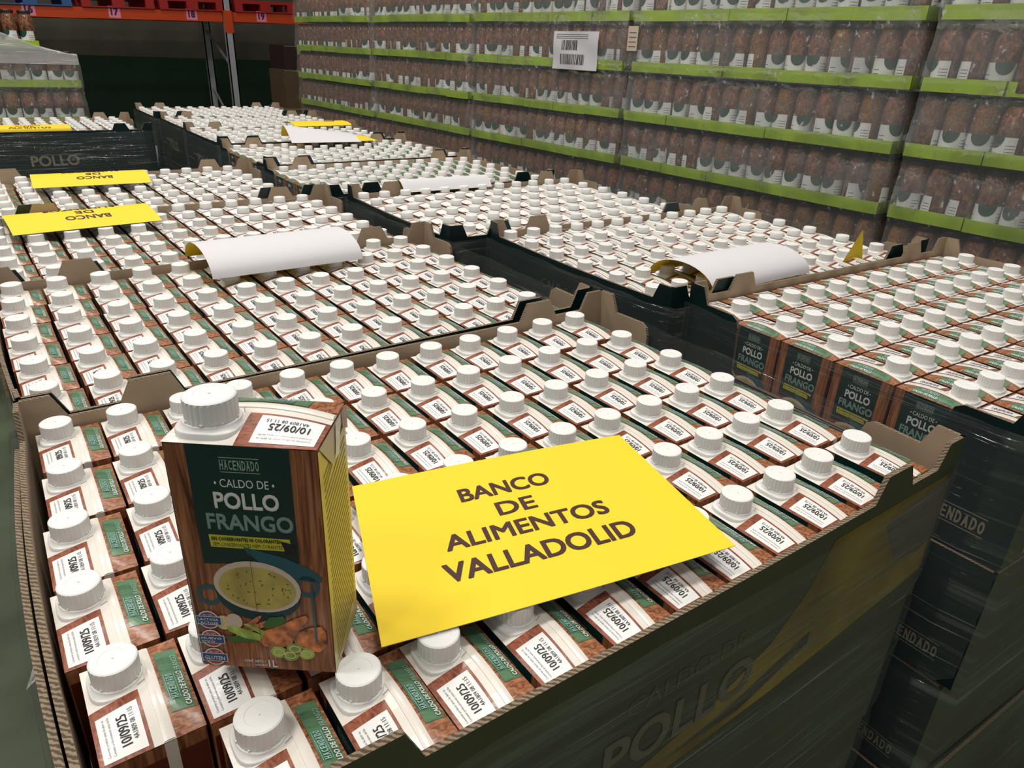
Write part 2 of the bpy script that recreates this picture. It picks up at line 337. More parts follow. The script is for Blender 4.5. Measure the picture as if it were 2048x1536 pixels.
def topart(mb, lod):
    e = 0.0002
    nu = 12 if lod else 6
    rect(mb, top, 0, 0, 1, .70, CI['white'], e, nu, 6 if lod else 3)
    rect(mb, top, .465, 0, 1, .490, CI['rust'], 2 * e, 10 if lod else 5, 7 if lod else 3)
    rect(mb, top, .555, .045, .972, .452, CI['label'], 3.2 * e, 8 if lod else 4, 6 if lod else 3)
    rect(mb, top, .13, .735, .80, .965, CI['band'], 1.5 * e, 10 if lod else 5, 4 if lod else 2)
    # folded sealing fin, a raised strip
    h = 0.0011
    mb.grid(lambda a, b: top(.005 + a * .99, .585 + b * .11, h if 0 < b < 1 else h * .6), nu, 3, CI['white'], True)
    mb.grid(lambda a, b: top(.005 + a * .99, .585, h * .6 * b + e), nu, 1, CI['white'])
    mb.grid(lambda a, b: top(.005 + a * .99, .695, h * .6 * b), nu, 1, CI['crease'])
    if not lod: return
    poly(mb, top, [(.415, .50), (.425, .50), (.40, .585), (.39, .585)], CI['crease'], 2 * e)
    T = lambda x0, x1: (1 - x0, 1 - x1)
    def tt(s_, u0, u1, v0, v1, mi, bold=0, res=1):   # u0 start near the label end, u1 nearer the cap; v0 base, v1 head
        text(mb, s_, toptext, 1 - u0, 1 - v0, 1 - u1, 1 - v1, CI[mi], bold, res, 5 * e)
    tt('10/09/25', .90, .635, .325, .225, 'ink', .004, 3)
    tt('4A1809 08 11:15', .88, .60, .395, .345, 'ink', 0, 2)
    tt('Conservar producto antes de abrir en', .94, .59, .125, .090, 'inklight')
    tt('Consumir preferentemente antes del fin', .94, .59, .175, .140, 'inklight')
    tt('CALDO DE POLLO', .775, .415, .945, .885, 'pale', .015, 2)
    tt('FRANGO', .395, .215, .945, .885, 'sage', .0, 2)
    brand(mb, toptext, 1 - .69, 1 - .865, 1 - .43, 1 - .755, CI['blueprint'], 5 * e)

def carton_mesh(name, lod=True, yellow=False):
    mb = MB()
    r = .002; cs = []
    for cx, cy, a0 in ((D_ / 2 - r, L_ / 2 - r, 0), (-D_ / 2 + r, L_ / 2 - r, PI / 2), (-D_ / 2 + r, -L_ / 2 + r, PI), (D_ / 2 - r, -L_ / 2 + r, 1.5 * PI)):
        for k in range(3 if lod else 1):
            a = a0 + (k * PI / 4 if lod else PI / 4); cs.append((cx + r * math.cos(a), cy + r * math.sin(a)))
    n = len(cs)
    vs = [(x, y, 0) for x, y in cs] + [(x, y, H_ - .0004) for x, y in cs]
    mb.add(vs, [(i, (i + 1) % n, n + (i + 1) % n, n + i) for i in range(n)], CI['wood'], False)
    mb.add(vs[:n], [tuple(reversed(range(n)))], CI['wood'])
    mb.grid(lambda a, b: top(a, b), 12 if lod else 6, 8 if lod else 4, CI['wood'], True)
    topart(mb, lod)
    for P in (front, back): art(mb, P, lod)
    if lod:
        for P in ((side, side2) if not yellow else (side2,)):
            rect(mb, P, .02, 0, .98, .93, CI['darkside'], .00012)
            rect(mb, P, .58, .72, .70, 1.0, CI['white'], .0004)
            text(mb, 'SIG', P, .22, .78, .40, .815, CI['sideline'], 0, 1, .0004)
            o_ = ell(.31, .798, .15, .034, 20); i_ = ell(.31, .798, .14, .030, 20)
            mb.add([P(x, y, .0004) for x, y in o_ + i_], [(k, (k + 1) % 20, 20 + (k + 1) % 20, 20 + k) for k in range(20)], CI['sideline'])
        if yellow:
            rect(mb, side, .03, .0, .97, .98, CI['sideyellow'], .00012)
            for k in range(30):
                t = .02 + k * .029
                poly(mb, side, [(.12, t), (.9, t + .10 if t < .8 else .93), (.9, (t + .10 if t < .8 else .93) + .008), (.12, t + .008)], CI['sideline'], .0003)
            rect(mb, side, .0, .0, .10, .99, CI['sideyellow'], .0004)
            # folded ear with the white fin running down over it
            poly(mb, side, [(.02, 1.0), (.40, .86), (.98, 1.0)], CI['cream'], .0010)
            poly(mb, side, [(.55, 1.0), (.74, 1.0), (.62, .865), (.48, .865)], CI['white'], .0016)
            poly(mb, side, [(.78, 1.0), (.98, 1.0), (.98, .90), (.80, .93)], CI['rust'], .0014)
    else:
        rect(mb, side, .02, 0, .98, .93, CI['darkside'], .00012); rect(mb, side2, .02, 0, .98, .93, CI['darkside'], .00012)
    return mb.build(name, [M[k] for k in CM])

def cap_mb(mb, n, cx=0, cy=0, z=0, mi=0):
    mb.lathe([(.0147, .0), (.0147, .0014), (.0152, .0016), (.0152, .0135), (.0150, .0146), (.0140, .0153), (.0090, .0155), (.0086, .0152)], n, mi, cx, cy, z, rib=.0005, rib_rows=(2, 3), sm=False)
cm = MB(); cap_mb(cm, 78)
cm.lathe([(.0009, .0150), (.0008, .0158)], 8, 0)
CAP = cm.build('cap', [M['cap']])
sm_ = MB()
def sq(r, a):   # rounded-square outline of the spout flange
    p = 3.2; c = abs(math.cos(a)); s_ = abs(math.sin(a)); return r / ((c ** p + s_ ** p) ** (1 / p))
def spout_mb(mb, n, cx=0, cy=0, z=0, mi=0):
    rings = []
    for r, h, q in ((.0182, -.0030, 1), (.0180, .0010, 1), (.0174, .0016, 1), (.0160, .0018, .4), (.0158, .0040, 0)):
        for i in range(n):
            a = 2 * PI * i / n; rr = (sq(r, a) * q + r * (1 - q)); rings.append((cx + rr * math.cos(a), cy + rr * math.sin(a) * 1.06, z + h))
    mb.add(rings, [(k * n + i, k * n + (i + 1) % n, (k + 1) * n + (i + 1) % n, (k + 1) * n + i) for k in range(4) for i in range(n)], mi, True)
    mb.add([rings[4 * n + i] for i in range(n)], [tuple(range(n))], mi)
spout_mb(sm_, 32)
for k in range(8):      # tamper bridges
    a = k * PI / 4; x, y = .0150 * math.cos(a), .0150 * math.sin(a)
    sm_.box(x - .0007, y - .0007, .0036, x + .0007, y + .0007, .0056, 0)
SPOUT = sm_.build('spout_flange', [M['spout']])
CARTON = carton_mesh('broth_carton')
CARTON_Y = carton_mesh('broth_carton_display', True, True)
CAPZ = H_ + .0022     # flange foot on the crowned top; cap top ends 0.020 above the box
def make_carton(me, loc, rz, label, group=None):
    o = obj('broth_carton', me, None, loc, rz, label, 'carton', group)
    s_ = obj('spout_flange', SPOUT, o, (CAPX, CAPY, H_ + .0032)); c = obj('cap', CAP, o, (CAPX, CAPY, H_ + .0066))
    return o
CARTON_Z = Z0 - (H_ + .0066 + .0155)

# ------------------------------------------------------------ cases of cartons
A_TAB = [[(0.002, 0.0026), (0.0649, 0.0007), (0.1293, -0.0021), (0.1922, 0.0006), (0.258, 0.0016), (0.3223, -0.0021), (0.3857, -0.006), (0.4535, -0.0033), (0.5162, -0.0055), (0.5833, -0.0034), (0.6507, -0.001), (0.7165, -0.0003)], [(-0.0008, -0.099), (0.0617, -0.0979), (0.1267, -0.0972), (0.1914, -0.0963), (0.2569, -0.096), (0.3225, -0.0976), (0.3881, -0.0994), (0.4547, -0.0993), (0.521, -0.0994), (0.5884, -0.0989), (0.6564, -0.1002), (0.7229, -0.1019)], [(-0.0077, -0.1949), (0.0581, -0.1936), (0.1243, -0.1934), (0.1905, -0.1931), (0.2569, -0.193), (0.3235, -0.1933), (0.3903, -0.1937), (0.4575, -0.1937), (0.5252, -0.1936), (0.5935, -0.1935), (0.6622, -0.1938), (0.7307, -0.1941)], [(-0.0107, -0.2895), (0.054, -0.2881), (0.1227, -0.289), (0.1901, -0.2896), (0.257, -0.2897), (0.3243, -0.2892), (0.3918, -0.2886), (0.4595, -0.2881), (0.5273, -0.2875), (0.5955, -0.2868), (0.6633, -0.286), (0.7301, -0.2863)], [(-0.0021, -0.3843), (0.0605, -0.3855), (0.1255, -0.3866), (0.1906, -0.388), (0.257, -0.3874), (0.3247, -0.3854), (0.3923, -0.3838), (0.4591, -0.3831), (0.526, -0.3824), (0.5939, -0.3813), (0.662, -0.3791), (0.727, -0.3785)], [(0.0001, -0.4822), (0.0637, -0.4812), (0.1297, -0.4808), (0.1909, -0.4812), (0.2571, -0.481), (0.3251, -0.4806), (0.3921, -0.4792), (0.4572, -0.4791), (0.5219, -0.4779), (0.5897, -0.4773), (0.658, -0.4759), (0.7347, -0.4738)]]
# name, pose x, y, rot, dz, row pitch, flipped, tray rectangle x0,y0,x1,y1 in the cap frame, bulge, words for labels
CASES = [
 ('A', 0, 0, 0, 0, .0963, False, (-.030, -.556, .800, .033), .0115, 'nearest tray'),
 ('B', -.0064, .572, .0167, -.002, .0915, False, (-.030, -.5305, .797, .037), .008, 'second tray of the left column'),
 ('C', .9455, .505, -.0184, .004, .0925, False, (-.030, -.5345, .797, .038), .0105, 'middle tray of the right column'),
 ('D', .9866, -.1107, -.0377, .010, .0925, True, (-.045, -.491, .775, .075), .004, 'nearest tray of the right column'),
 ('E', .848, 1.080, -.015, 0, .0925, False, (-.030, -.5345, .797, .038), .008, 'fourth tray of the right column'),
 ('F', -.010, 1.150, .022, -.010, .0930, False, (-.030, -.537, .797, .036), .006, 'third tray of the left column'),
 ('G', -.051, 1.725, .025, -.010, .0930, False, (-.030, -.537, .797, .036), .006, 'fourth tray of the left column'),
 ('H', -.123, 3.548, .009, -.012, .0930, False, (-.030, -.537, .797, .038), .004, 'far left tray'),
 ('I', .829, 1.672, .003, -.010, .0930, True, (-.045, -.493, .775, .073), .004, 'fifth tray'),
 ('J', .836, 2.235, .012, -.007, .0915, True, (-.045, -.486, .775, .073), .004, 'sixth tray'),
 ('K', .820, 2.845, .006, 0, .0915, False, (-.030, -.5305, .797, .036), .004, 'seventh tray'),
 ('L', .830, 3.420, -.010, 0, .0915, False, (-.030, -.5305, .797, .036), .004, 'eighth tray'),
 ('M', .815, 4.000, -.009, 0, .0915, False, (-.030, -.5305, .797, .040), .004, 'farthest tray'),
]
RM = Matrix.Rotation(ROT[2], 3, 'Z') @ Matrix.Rotation(ROT[1], 3, 'Y') @ Matrix.Rotation(ROT[0], 3, 'X')
RMT = RM.transposed()
def see(p):   # which copies are near enough and in view to be built one by one
    q = RMT @ (Vector(p) - Vector(CAM))
    if q.z > -.05: return None
    return 1024 + F_PX * q.x / -q.z, 768 - F_PX * q.y / -q.z, -q.z
ordn = ['', 'first', 'second', 'third', 'fourth', 'fifth', 'sixth', 'seventh', 'eighth', 'ninth', 'tenth', 'eleventh', 'twelfth', 'thirteenth', 'fourteenth', 'fifteenth']
slots = []
for nm, ox, oy, th, dz, pl, flip, rc, bulge, words in CASES:
    for r in range(1, 7):
        for c in range(1, 13):
            if nm == 'A':
                if (r, c) == (6, 1): continue
                x, y = A_TAB[r - 1][c - 1]
            else:
                x = (c - 1) * (.0665 if nm == 'D' else .0650) + (bulge - .002) * math.sin(PI * (r - 1) / 5) * (2 * (c - 1) / 11 - 1) + R.uniform(-.0012, .0012)
                y = -(r - 1) * pl + R.uniform(-.0008, .0008)
                if nm == 'I' and False: pass
            if flip: bx, by = x - .00955, y + .0225
            else: bx, by = x + .00955, y - .0225
            ct, st = math.cos(th), math.sin(th)
            wx, wy = ox + ct * bx - st * by, oy + st * bx + ct * by
            p = see((wx, wy, Z0)); 
            if p is None: continue
            inview = -70 < p[0] < 2118 and -60 < p[1] < 1640
            slots.append([p[2] if inview else 99, nm, r, c, wx, wy, CARTON_Z + dz, th + (PI if flip else 0) + R.uniform(-.008, .008), words])
slots.sort(key=lambda s_: s_[0])
near = [s_ for s_ in slots if s_[0] < 99][:298]
far_ = [s_ for s_ in slots if s_ not in near and not (s_[0] == 99 and s_[1] == 'A')]
proto = None
for d, nm, r, c, x, y, z, a, words in near:
    lb = 'broth carton, %s, %s row from back, %s from left' % (words, ordn[r], ordn[c])
    g = 'broth cartons in the ' + words
    if proto is None: proto = make_carton(CARTON, (x, y, z), a, lb, g)
    else: copy_tree(proto, (x, y, z), a, lb, g)
# the display carton standing upright on the caps
make_carton(CARTON_Y, (.0990, -.4255, Z0 + .0006), math.radians(52.3), 'upright broth carton standing on the others, soup pot picture on its front')

# the remaining cartons, farther than the 300 nearest, joined
fm = MB()
lowm = carton_mesh('far_carton', False)
lv = [tuple(v.co) for v in lowm.vertices]; lf = [(tuple(p.vertices), p.material_index, p.use_smooth) for p in lowm.polygons]
cb = MB(); cb.lathe([(.0152, .0018), (.0152, .0142), (.0140, .0153)], 14, 0, CAPX, CAPY, H_ + .0066); spout_mb(cb, 10, CAPX, CAPY, H_ + .0032)
for d, nm, r, c, x, y, z, a, words in far_:
    ca, sa = math.cos(a), math.sin(a)
    T = lambda v: (x + ca * v[0] - sa * v[1], y + sa * v[0] + ca * v[1], z + v[2])
    b = len(fm.v); fm.v.extend(T(v) for v in lv)
    for f, mi, s_ in lf: fm.f.append(tuple(b + i for i in f)); fm.m.append(mi); fm.s.append(s_)
    b = len(fm.v); fm.v.extend(T(v) for v in cb.v)
    for f, s_ in zip(cb.f, cb.s): fm.f.append(tuple(b + i for i in f)); fm.m.append(len(CM)); fm.s.append(s_)
obj('broth_cartons', fm.build('broth_cartons', [M[k] for k in CM] + [M['cap']]), label='rows of white-capped broth cartons filling the trays farther back', cat='cartons', kind='stuff')

# ------------------------------------------------------------ cardboard trays
ZB, ZL, ZT = 0.0, .187, .215      # tray base, low edge, tab edge above the base; cap tops at .196
CAPREL = .196
TM = ['board', 'kraft', 'flute', 'boardtext', 'boardtextdim', 'boardyellow', 'boardbrown', 'boardgrey', 'boardolive', 'boardtextmid']
TI = {n: i for i, n in enumerate(TM)}
def long_prof(L, low=False):
    if low: return [(0, .198), (L, .198)]
    a = [(0, ZT), (.033, ZT), (.046, ZL), (.098, ZL), (.112, ZT), (.155, ZT), (.168, ZL)]
    return a + [(L - s_, z) for s_, z in reversed(a)]
def end_prof(L, open_, low=False):
    if low: return [(0, .198), (L, .198)]
    a = [(0, ZT), (.030, ZT), (.042, ZL)]
    if open_: a += [(.098, ZL), (.108, ZL - .006), (.112, ZL - .018), (.116, .095), (.124, .086)]
    return a + [(L - s_, z) for s_, z in reversed(a)]
def panel(L, prof, W, bow, outer='board', n=14):
    """W(s, z, d): s along, z up, d outward; returns the builder"""
    mb = MB(); t = .005
    ss = sorted(set([round(p[0], 5) for p in prof] + [round(L * i / n, 5) for i in range(n + 1)]))
    def zt(s_):
        for (a, za), (b, zb) in zip(prof, prof[1:]):
            if a <= s_ <= b: return za if b == a else za + (zb - za) * (s_ - a) / (b - a)
        return prof[-1][1]
    B = lambda s_: bow * math.sin(PI * s_ / L)
    k = len(ss); z = [zt(s_) for s_ in ss]
    def strip(fa, fb, mi):
        vs = [fa(i) for i in range(k)] + [fb(i) for i in range(k)]
        mb.add(vs, [(i, i + 1, k + i + 1, k + i) for i in range(k - 1)], mi)
    o = lambda i, zz, d: W(ss[i], zz, d + B(ss[i]))
    strip(lambda i: o(i, 0, 0), lambda i: o(i, z[i], 0), TI[outer])
    strip(lambda i: o(i, 0, -t), lambda i: o(i, z[i], -t), TI['kraft'])
    strip(lambda i: o(i, z[i], 0), lambda i: o(i, z[i], -t), TI['flute'])
    strip(lambda i: o(i, 0, 0), lambda i: o(i, 0, -t), TI['kraft'])
    for i in (0, k - 1): mb.add([o(i, 0, 0), o(i, z[i], 0), o(i, z[i], -t), o(i, 0, -t)], [(0, 1, 2, 3)], TI['flute'])
    P = lambda x, y, e: W(x, y, e + B(x))
    return mb, P
def tray(nm, ox, oy, th, dz, flip, rc, bulge, label, group, lower=0, joined=False):
    x0, y0, x1, y1 = rc; lx, ly = x1 - x0, y1 - y0
    zb = Z0 - CAPREL + dz - lower * .205
    cx, cy = (x0 + x1) / 2, (y0 + y1) / 2
    ct, st = math.cos(th), math.sin(th)
    jx, jy, jr = (0, 0, 0) if not lower else (R.uniform(-.004, .004), R.uniform(.001, .008), R.uniform(-.008, .008))
    root = bpy.data.objects.new('display_tray', None); C.objects.link(root)
    root.location = (ox + ct * cx - st * cy + jx, oy + st * cx + ct * cy + jy, zb); root.rotation_euler = (0, 0, th + jr)
    tag(root, label, 'tray', group)
    hx, hy = lx / 2, ly / 2; bow = bulge if not lower else .004
    outer = 'board'
    # front (towards -y), back, left end (-x), right end (+x); opening on the right end, on the left one when the tray is turned round
    fr, P = panel(lx, long_prof(lx, lower), lambda s_, z, d: (-hx + s_, -hy - d, z), .002, 'boardolive' if nm in 'AD' else 'board')
    g = 'boardtext' if nm != 'A' else 'boardtextmid'
    if not lower:
        c = lx / 2
        text(fr, 'CALDO DE', P, c - .072, .104, c + .072, .123, TI['boardtextdim'], -.01, 2, .0006)
        text(fr, 'POLLO', P, c - .092, .042, c + .092, .088, TI[g], .02, 3, .0008)
        if nm == 'A':
            e = .0003; g = 'boardtext'  # yellow, taupe and brown patches laid over the front panel
            poly(fr, P, [(.33, .022), (.45, .048), (.53, .082), (.575, .125), (.60, .172), (.815, .172), (.825, .04), (.70, .026), (.55, .010), (.40, .004)], TI['boardyellow'], e)
            poly(fr, P, [(.70, .150), (.80, .165), (.826, .165), (.826, .085), (.80, .075), (.745, .085)], TI['boardgrey'], e * 1.3)
            poly(fr, P, [(.40, .018), (.48, .030), (.60, .062), (.60, .045), (.50, .016)], TI['boardbrown'], e * 1.2)
        if nm == 'D':
            poly(fr, P, [(.05, .005), (.02, .15), (.45, .15), (.62, .10), (.40, .03)], TI['boardyellow'], .0003)
        if nm in 'H': brand(fr, P, lx - .13, .035, lx - .03, .058, TI['boardtextdim'], .0005)
    bk, P = panel(lx, long_prof(lx, lower), lambda s_, z, d: (hx - s_, hy + d, z), .002)
    lf, P = panel(ly, end_prof(ly, flip and not lower, lower), lambda s_, z, d: (-hx - d, hy - s_, z), bow)
    if not flip and not lower:
        c = ly / 2; text(lf, '·CALDO DE·', P, c - .075, .124, c + .075, .142, TI['boardtextdim'], -.01, 1, .0006); text(lf, 'POLLO', P, c - .09, .06, c + .09, .105, TI['boardtext'], .02, 2, .0006)
    if flip:
        brand(lf, P, ly - .115, .028, ly - .030, .056, TI['boardtext'], .0006)
    rt, P = panel(ly, end_prof(ly, (not flip) and not lower, lower), lambda s_, z, d: (hx + d, -hy + s_, z), bow)
    if nm == 'A' and not lower:
        fp, _ = panel(ly - .03, [(0, .150), (.02, .176), (ly - .06, .180), (ly - .03, .176)], lambda s_, z, d: (-hx - .0075 - d, hy - .015 - s_, z), bow)
        obj('end_flap', fp.build('end_flap', [M[k] for k in TM]), root)
    base = MB(); base.box(-hx + .004, -hy + .004, .001, hx - .004, hy - .004, .006, TI['kraft'])
    if joined:
        j = MB()
        for q in (fr, bk, lf, rt, base):
            b = len(j.v); j.v += q.v; j.f += [tuple(b + i for i in f) for f in q.f]; j.m += q.m; j.s += q.s
        loc, rot = root.location.copy(), root.rotation_euler.copy(); bpy.data.objects.remove(root)
        o = obj('display_tray', j.build('display_tray', [M[k] for k in TM]), None, loc, rot.z, label, 'tray', group); return o
    for name, q in (('front_panel', fr), ('back_panel', bk), ('end_panel', lf), ('end_panel', rt), ('tray_base', base)):
        obj(name, q.build(name, [M[k] for k in TM]), root)
    return root

def pallet(x, y, rz, lx, ly, label, group):
    root = bpy.data.objects.new('wooden_pallet', None); C.objects.link(root); root.location = (x, y, 0); root.rotation_euler = (0, 0, rz)
    tag(root, label, 'pallet', group)
    n = 5
    bd = MB(); bd.box(-.0, -ly / 2, -.010, .09, ly / 2, .010); bme = bd.build('deck_board', [M['woodpallet']])
    for k in range(n): obj('deck_board', bme, root, (-lx / 2 + k * (lx - .09) / (n - 1), 0, .132))
    bl = MB(); bl.box(-lx / 2, -.045, 0, lx / 2, .045, .121); blm = bl.build('bearer', [M['woodpallet']])
    for k in (-1, 0, 1): obj('bearer', blm, root, (0, k * (ly / 2 - .045), 0))
    return root

# film sleeve of a stack
def sleeve(x0, y0, x1, y1, z0, z1, off, pinch, nz, bow=0.0, amp=.0015, seed=1):
    rr = random.Random(seed); mb = MB(); pts = []
    r = .012; X0, Y0, X1, Y1 = x0 - off, y0 - off, x1 + off, y1 + off
    def seg(ax, ay, bx, by, n, nx, ny):
        for i in range(n):
            t = i / n; b = bow * math.sin(PI * t) * (1 if nx else .2); pts.append((ax + (bx - ax) * t + nx * b, ay + (by - ay) * t + ny * b))
    seg(X0 + r, Y0, X1 - r, Y0, 16, 0, -1); seg(X1, Y0 + r, X1, Y1 - r, 12, 1, 0); seg(X1 - r, Y1, X0 + r, Y1, 16, 0, 1); seg(X0, Y1 - r, X0, Y0 + r, 12, -1, 0)
    n = len(pts); cx, cy = (x0 + x1) / 2, (y0 + y1) / 2; vs = []
    for j in range(nz + 1):
        z = z0 + (z1 - z0) * j / nz
        for px, py in pts:
            k = 1 - pinch(z); vs.append((cx + (px - cx) * k + rr.uniform(-amp, amp) * .3, cy + (py - cy) * k + rr.uniform(-amp, amp) * .3, z + (rr.uniform(-.004, .002) if j == nz else 0)))
    mb.add(vs, [(j * n + i, j * n + (i + 1) % n, (j + 1) * n + (i + 1) % n, (j + 1) * n + i) for j in range(nz) for i in range(n)], 0, True)
    return mb

tray_words = {'A': 'nearest', 'B': 'second in the left column', 'C': 'middle of the right column', 'D': 'nearest of the right column', 'E': 'fourth of the right column', 'F': 'third in the left column', 'G': 'fourth in the left column', 'H': 'far left', 'I': 'fifth of the right column', 'J': 'sixth of the right column', 'K': 'seventh of the right column', 'L': 'eighth of the right column', 'M': 'farthest of the right column'}
for i, (nm, ox, oy, th, dz, pl, flip, rc, bulge, words) in enumerate(CASES):
    w_ = tray_words[nm]
    tray(nm, ox, oy, th, dz, flip, rc, bulge, 'dark green cardboard tray full of broth cartons, ' + w_, 'trays of broth cartons')
    x0, y0, x1, y1 = rc; ct, st = math.cos(th), math.sin(th); cx, cy = (x0 + x1) / 2, (y0 + y1) / 2
    for k in range(1, 5):
        tray(nm, ox, oy, th, dz, flip, rc, bulge, 'lower dark green tray, %s below top, %s' % (ordn[k], w_), 'lower trays of the stacks', k, True)
    pallet(ox + ct * cx - st * cy, oy + st * cx + ct * cy, th, x1 - x0 - .01, y1 - y0 - .01, 'half-size wooden pallet under the tray stack: ' + w_, 'pallets under the tray stacks')
    fl = sleeve(x0 - cx, y0 - cy, x1 - cx, y1 - cy, .10, Z0 + dz - .014, .011, lambda z, zb=Z0 - CAPREL + dz: .008 if abs((z - zb) % .205 - 0) < .016 else 0.0, 54, bow=bulge, seed=i)
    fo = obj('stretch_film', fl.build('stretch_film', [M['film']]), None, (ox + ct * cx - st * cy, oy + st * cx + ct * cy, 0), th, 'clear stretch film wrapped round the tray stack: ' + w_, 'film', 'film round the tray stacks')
    if nm == 'A':
        tl = MB(); e0, e1, tp = Vector((-.040, .11, Z0 - .29)), Vector((-.043, -.07, Z0 - .235)), Vector((-.078, -.135, Z0 - .215))
        tl.grid(lambda a, b: tuple((e0 * (1 - b) + e1 * b) * (1 - a) + tp * a + Vector((.006 * math.sin(11 * b + 3 * a) * (1 - a), 0, .008 * math.sin(9 * a + 5 * b) * (1 - a)))), 10, 8, 0, True)
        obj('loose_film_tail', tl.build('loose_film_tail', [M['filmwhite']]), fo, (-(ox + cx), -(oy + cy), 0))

# ------------------------------------------------------------ yellow and white sheets
def sheet(S, name, label, lines=None, side_up='yellow', group=None, nu=24, nv=16, inv=False):
    """S(a, b): a 0..1 across the width as read, b 0..1 from the top of the page down"""
    mb = MB()
    def off(a, b, e):
        h = .002; p = Vector(S(a, b)); du = Vector(S(min(a + h, 1), b)) - Vector(S(max(a - h, 0), b)); dv = Vector(S(a, min(b + h, 1))) - Vector(S(a, max(b - h, 0)))
        n = dv.cross(du).normalized(); return tuple(p + n * e)
    mb.grid(lambda a, b: off(a, b, .00025), nu, nv, 0, True)      # printed yellow side, S normal
    mb.grid(lambda a, b: off(a, b, -.00025), nu, nv, 1, True)     # plain back
    o = obj(name, mb.build(name, [M['yellow'], M['paper']] if side_up == 'yellow' else [M['paper'], M['yellow']]), None, (0, 0, 0), 0, label, 'sign', group)
    if lines:
        tb = MB()
        for t, x0, x1, y0, y1 in lines:
            text(tb, t, lambda x, y, e: off(x, y, e), x0, y1, x1, y0, 0, .015, 4, .0007)
        obj('lettering', tb.build('lettering', [M['papertext']]), o)
    return o
LINES = [('BANCO', .318, .628, .205, .305), ('DE', .412, .540, .36, .455), ('ALIMENTOS', .222, .742, .505, .605), ('VALLADOLID', .192, .772, .675, .785)]
def flat(TL, TR, BR, BL, lift=None):
    def S(a, b):
        x = (TL[0] * (1 - a) + TR[0] * a) * (1 - b) + (BL[0] * (1 - a) + BR[0] * a) * b
        y = (TL[1] * (1 - a) + TR[1] * a) * (1 - b) + (BL[1] * (1 - a) + BR[1] * a) * b
        return (x, y, Z0 + .0016 + (lift(a, b) if lift else 0))
    return S
sheet(flat((.2145, -.2790), (.4955, -.3400), (.4440, -.5370), (.1500, -.4740), lambda a, b: .004 * math.sin(2.2 * a) * (1 - b) + .006 * a * a * b), 'yellow_sign', 'flat yellow sign with four lines of text lying across the nearest cartons', LINES)
def over(x0, x1, ynear, yfar, zt, drop, rot=0, z_=Z0):
    """page read from the far side: its top edge lies nearest the camera, its lower half hangs down behind the tray wall"""
    w_ = yfar - ynear; hang = .21 - w_
    def S(a, b):
        s_ = b * .21; x = x1 + (x0 - x1) * a
        if s_ < w_: y = ynear + s_; z = z_ + zt * math.sin(PI / 2 * s_ / w_)
        else:
            q = s_ - w_; y = yfar + .012 * math.sin(min(q / .02, 1) * PI / 2); z = z_ + zt - q * .96
        cx, cy = (x0 + x1) / 2, ynear
        return (cx + (x - cx) * math.cos(rot) - (y - cy) * math.sin(rot), cy + (x - cx) * math.sin(rot) + (y - cy) * math.cos(rot), z)
    return S
def hump(x0, x1, yn, rot):   # page read from the far side, its middle raised so that the far half slopes out of sight
    def S(a, b):
        s_ = b * .208; x = x1 + (x0 - x1) * a; y = yn + s_
        z = Z0 - .008 + (.019 * math.sin(PI / 2 * s_ / .112) if s_ < .112 else .019 - .021 * ((s_ - .112) / .096) ** 1.25)
        cx, cy = (x0 + x1) / 2, yn
        return (cx + (x - cx) * math.cos(rot) - (y - cy) * math.sin(rot), cy + (x - cx) * math.sin(rot) + (y - cy) * math.cos(rot), z)
    return S
sheet(hump(.017, .307, .968, .09), 'yellow_sign', 'yellow sign humped over the back of the third left tray, upside down', LINES)
sheet(hump(.094, .384, 1.502, -.04), 'yellow_sign', 'yellow sign lying upside down at the back of the fourth left tray', LINES)
def hS(a, b):
    s_ = b * .21; x = .055 + .297 * a
    if s_ < .128: return (x, 3.152 - s_, Z0 - .010 + .004)
    q = s_ - .128; return (x, 3.022 + .002 * b, Z0 - .008 - q * .98)
sheet(hS, 'yellow_sign', 'yellow sign lying on the far left tray just behind its front wall', LINES)
def arch(cx, cy, wid, r, h, rot, z_, base=0, taper=0, flipx=False, yellow_out=False, t0=0, t1=PI, zoff=0):
    def S(a, b):
        t = t0 + (t1 - t0) * b; aa = a
        hh = h * (1 - taper * aa); y = -r * math.cos(t) * (1 if not yellow_out else -1); z = hh * math.sin(t)
        x = (a - .5) * wid
        return (cx + x * math.cos(rot) - y * math.sin(rot), cy + x * math.sin(rot) + y * math.cos(rot), z_ + z)
    return S
def lift_S(a, b):   # left end of the page stands higher than its right end
    s_ = b * .21; k0 = 1 - a; x = 1.035 + .285 * k0 + .02 * b; hgt = .020 + .036 * a; yn = 2.165 - .035 * k0
    if s_ < .150: k = s_ / .150; return (x, yn + .140 * k, Z0 + .003 + hgt * math.sin(PI / 2 * k))
    k = (s_ - .150) / .060; return (x, yn + .140 + .045 * k, Z0 - .006 + hgt * math.cos(PI / 2 * k * .8))
# curled sheets, white back outwards, yellow inside
sheet(arch(.420, .545, .284, .086, .042, .03, Z0 - .004), 'curled_sign', 'white-backed sheet curled like a tunnel over the back wall of the second left tray')
sheet(arch(1.170, .060, .296, .080, .040, .01, Z0 - .008), 'curled_sign', 'curled sheet showing yellow inside, arched over the wall behind the nearest right tray')
sheet(over(.975, 1.272, 1.072, 1.112, .030, 0, -.03, Z0 - .008), 'bent_sign', 'low white sheet bent over the wall behind the fourth right tray', side_up='white')
sheet(lift_S, 'bent_sign', 'white sheet lifted at its left end in the sixth right tray', side_up='white')
sheet(arch(1.43, 2.90, .297, .085, .014, 0, Z0 - .002, yellow_out=True), 'yellow_sign', 'thin yellow sheet seen edge on over the far wall of the right column')
sheet(flat((1.135, 2.360), (1.425, 2.345), (1.415, 2.170), (1.125, 2.150), lambda a, b: 0), 'yellow_sign', 'yellow sign half hidden under the lifted white sheet', LINES)
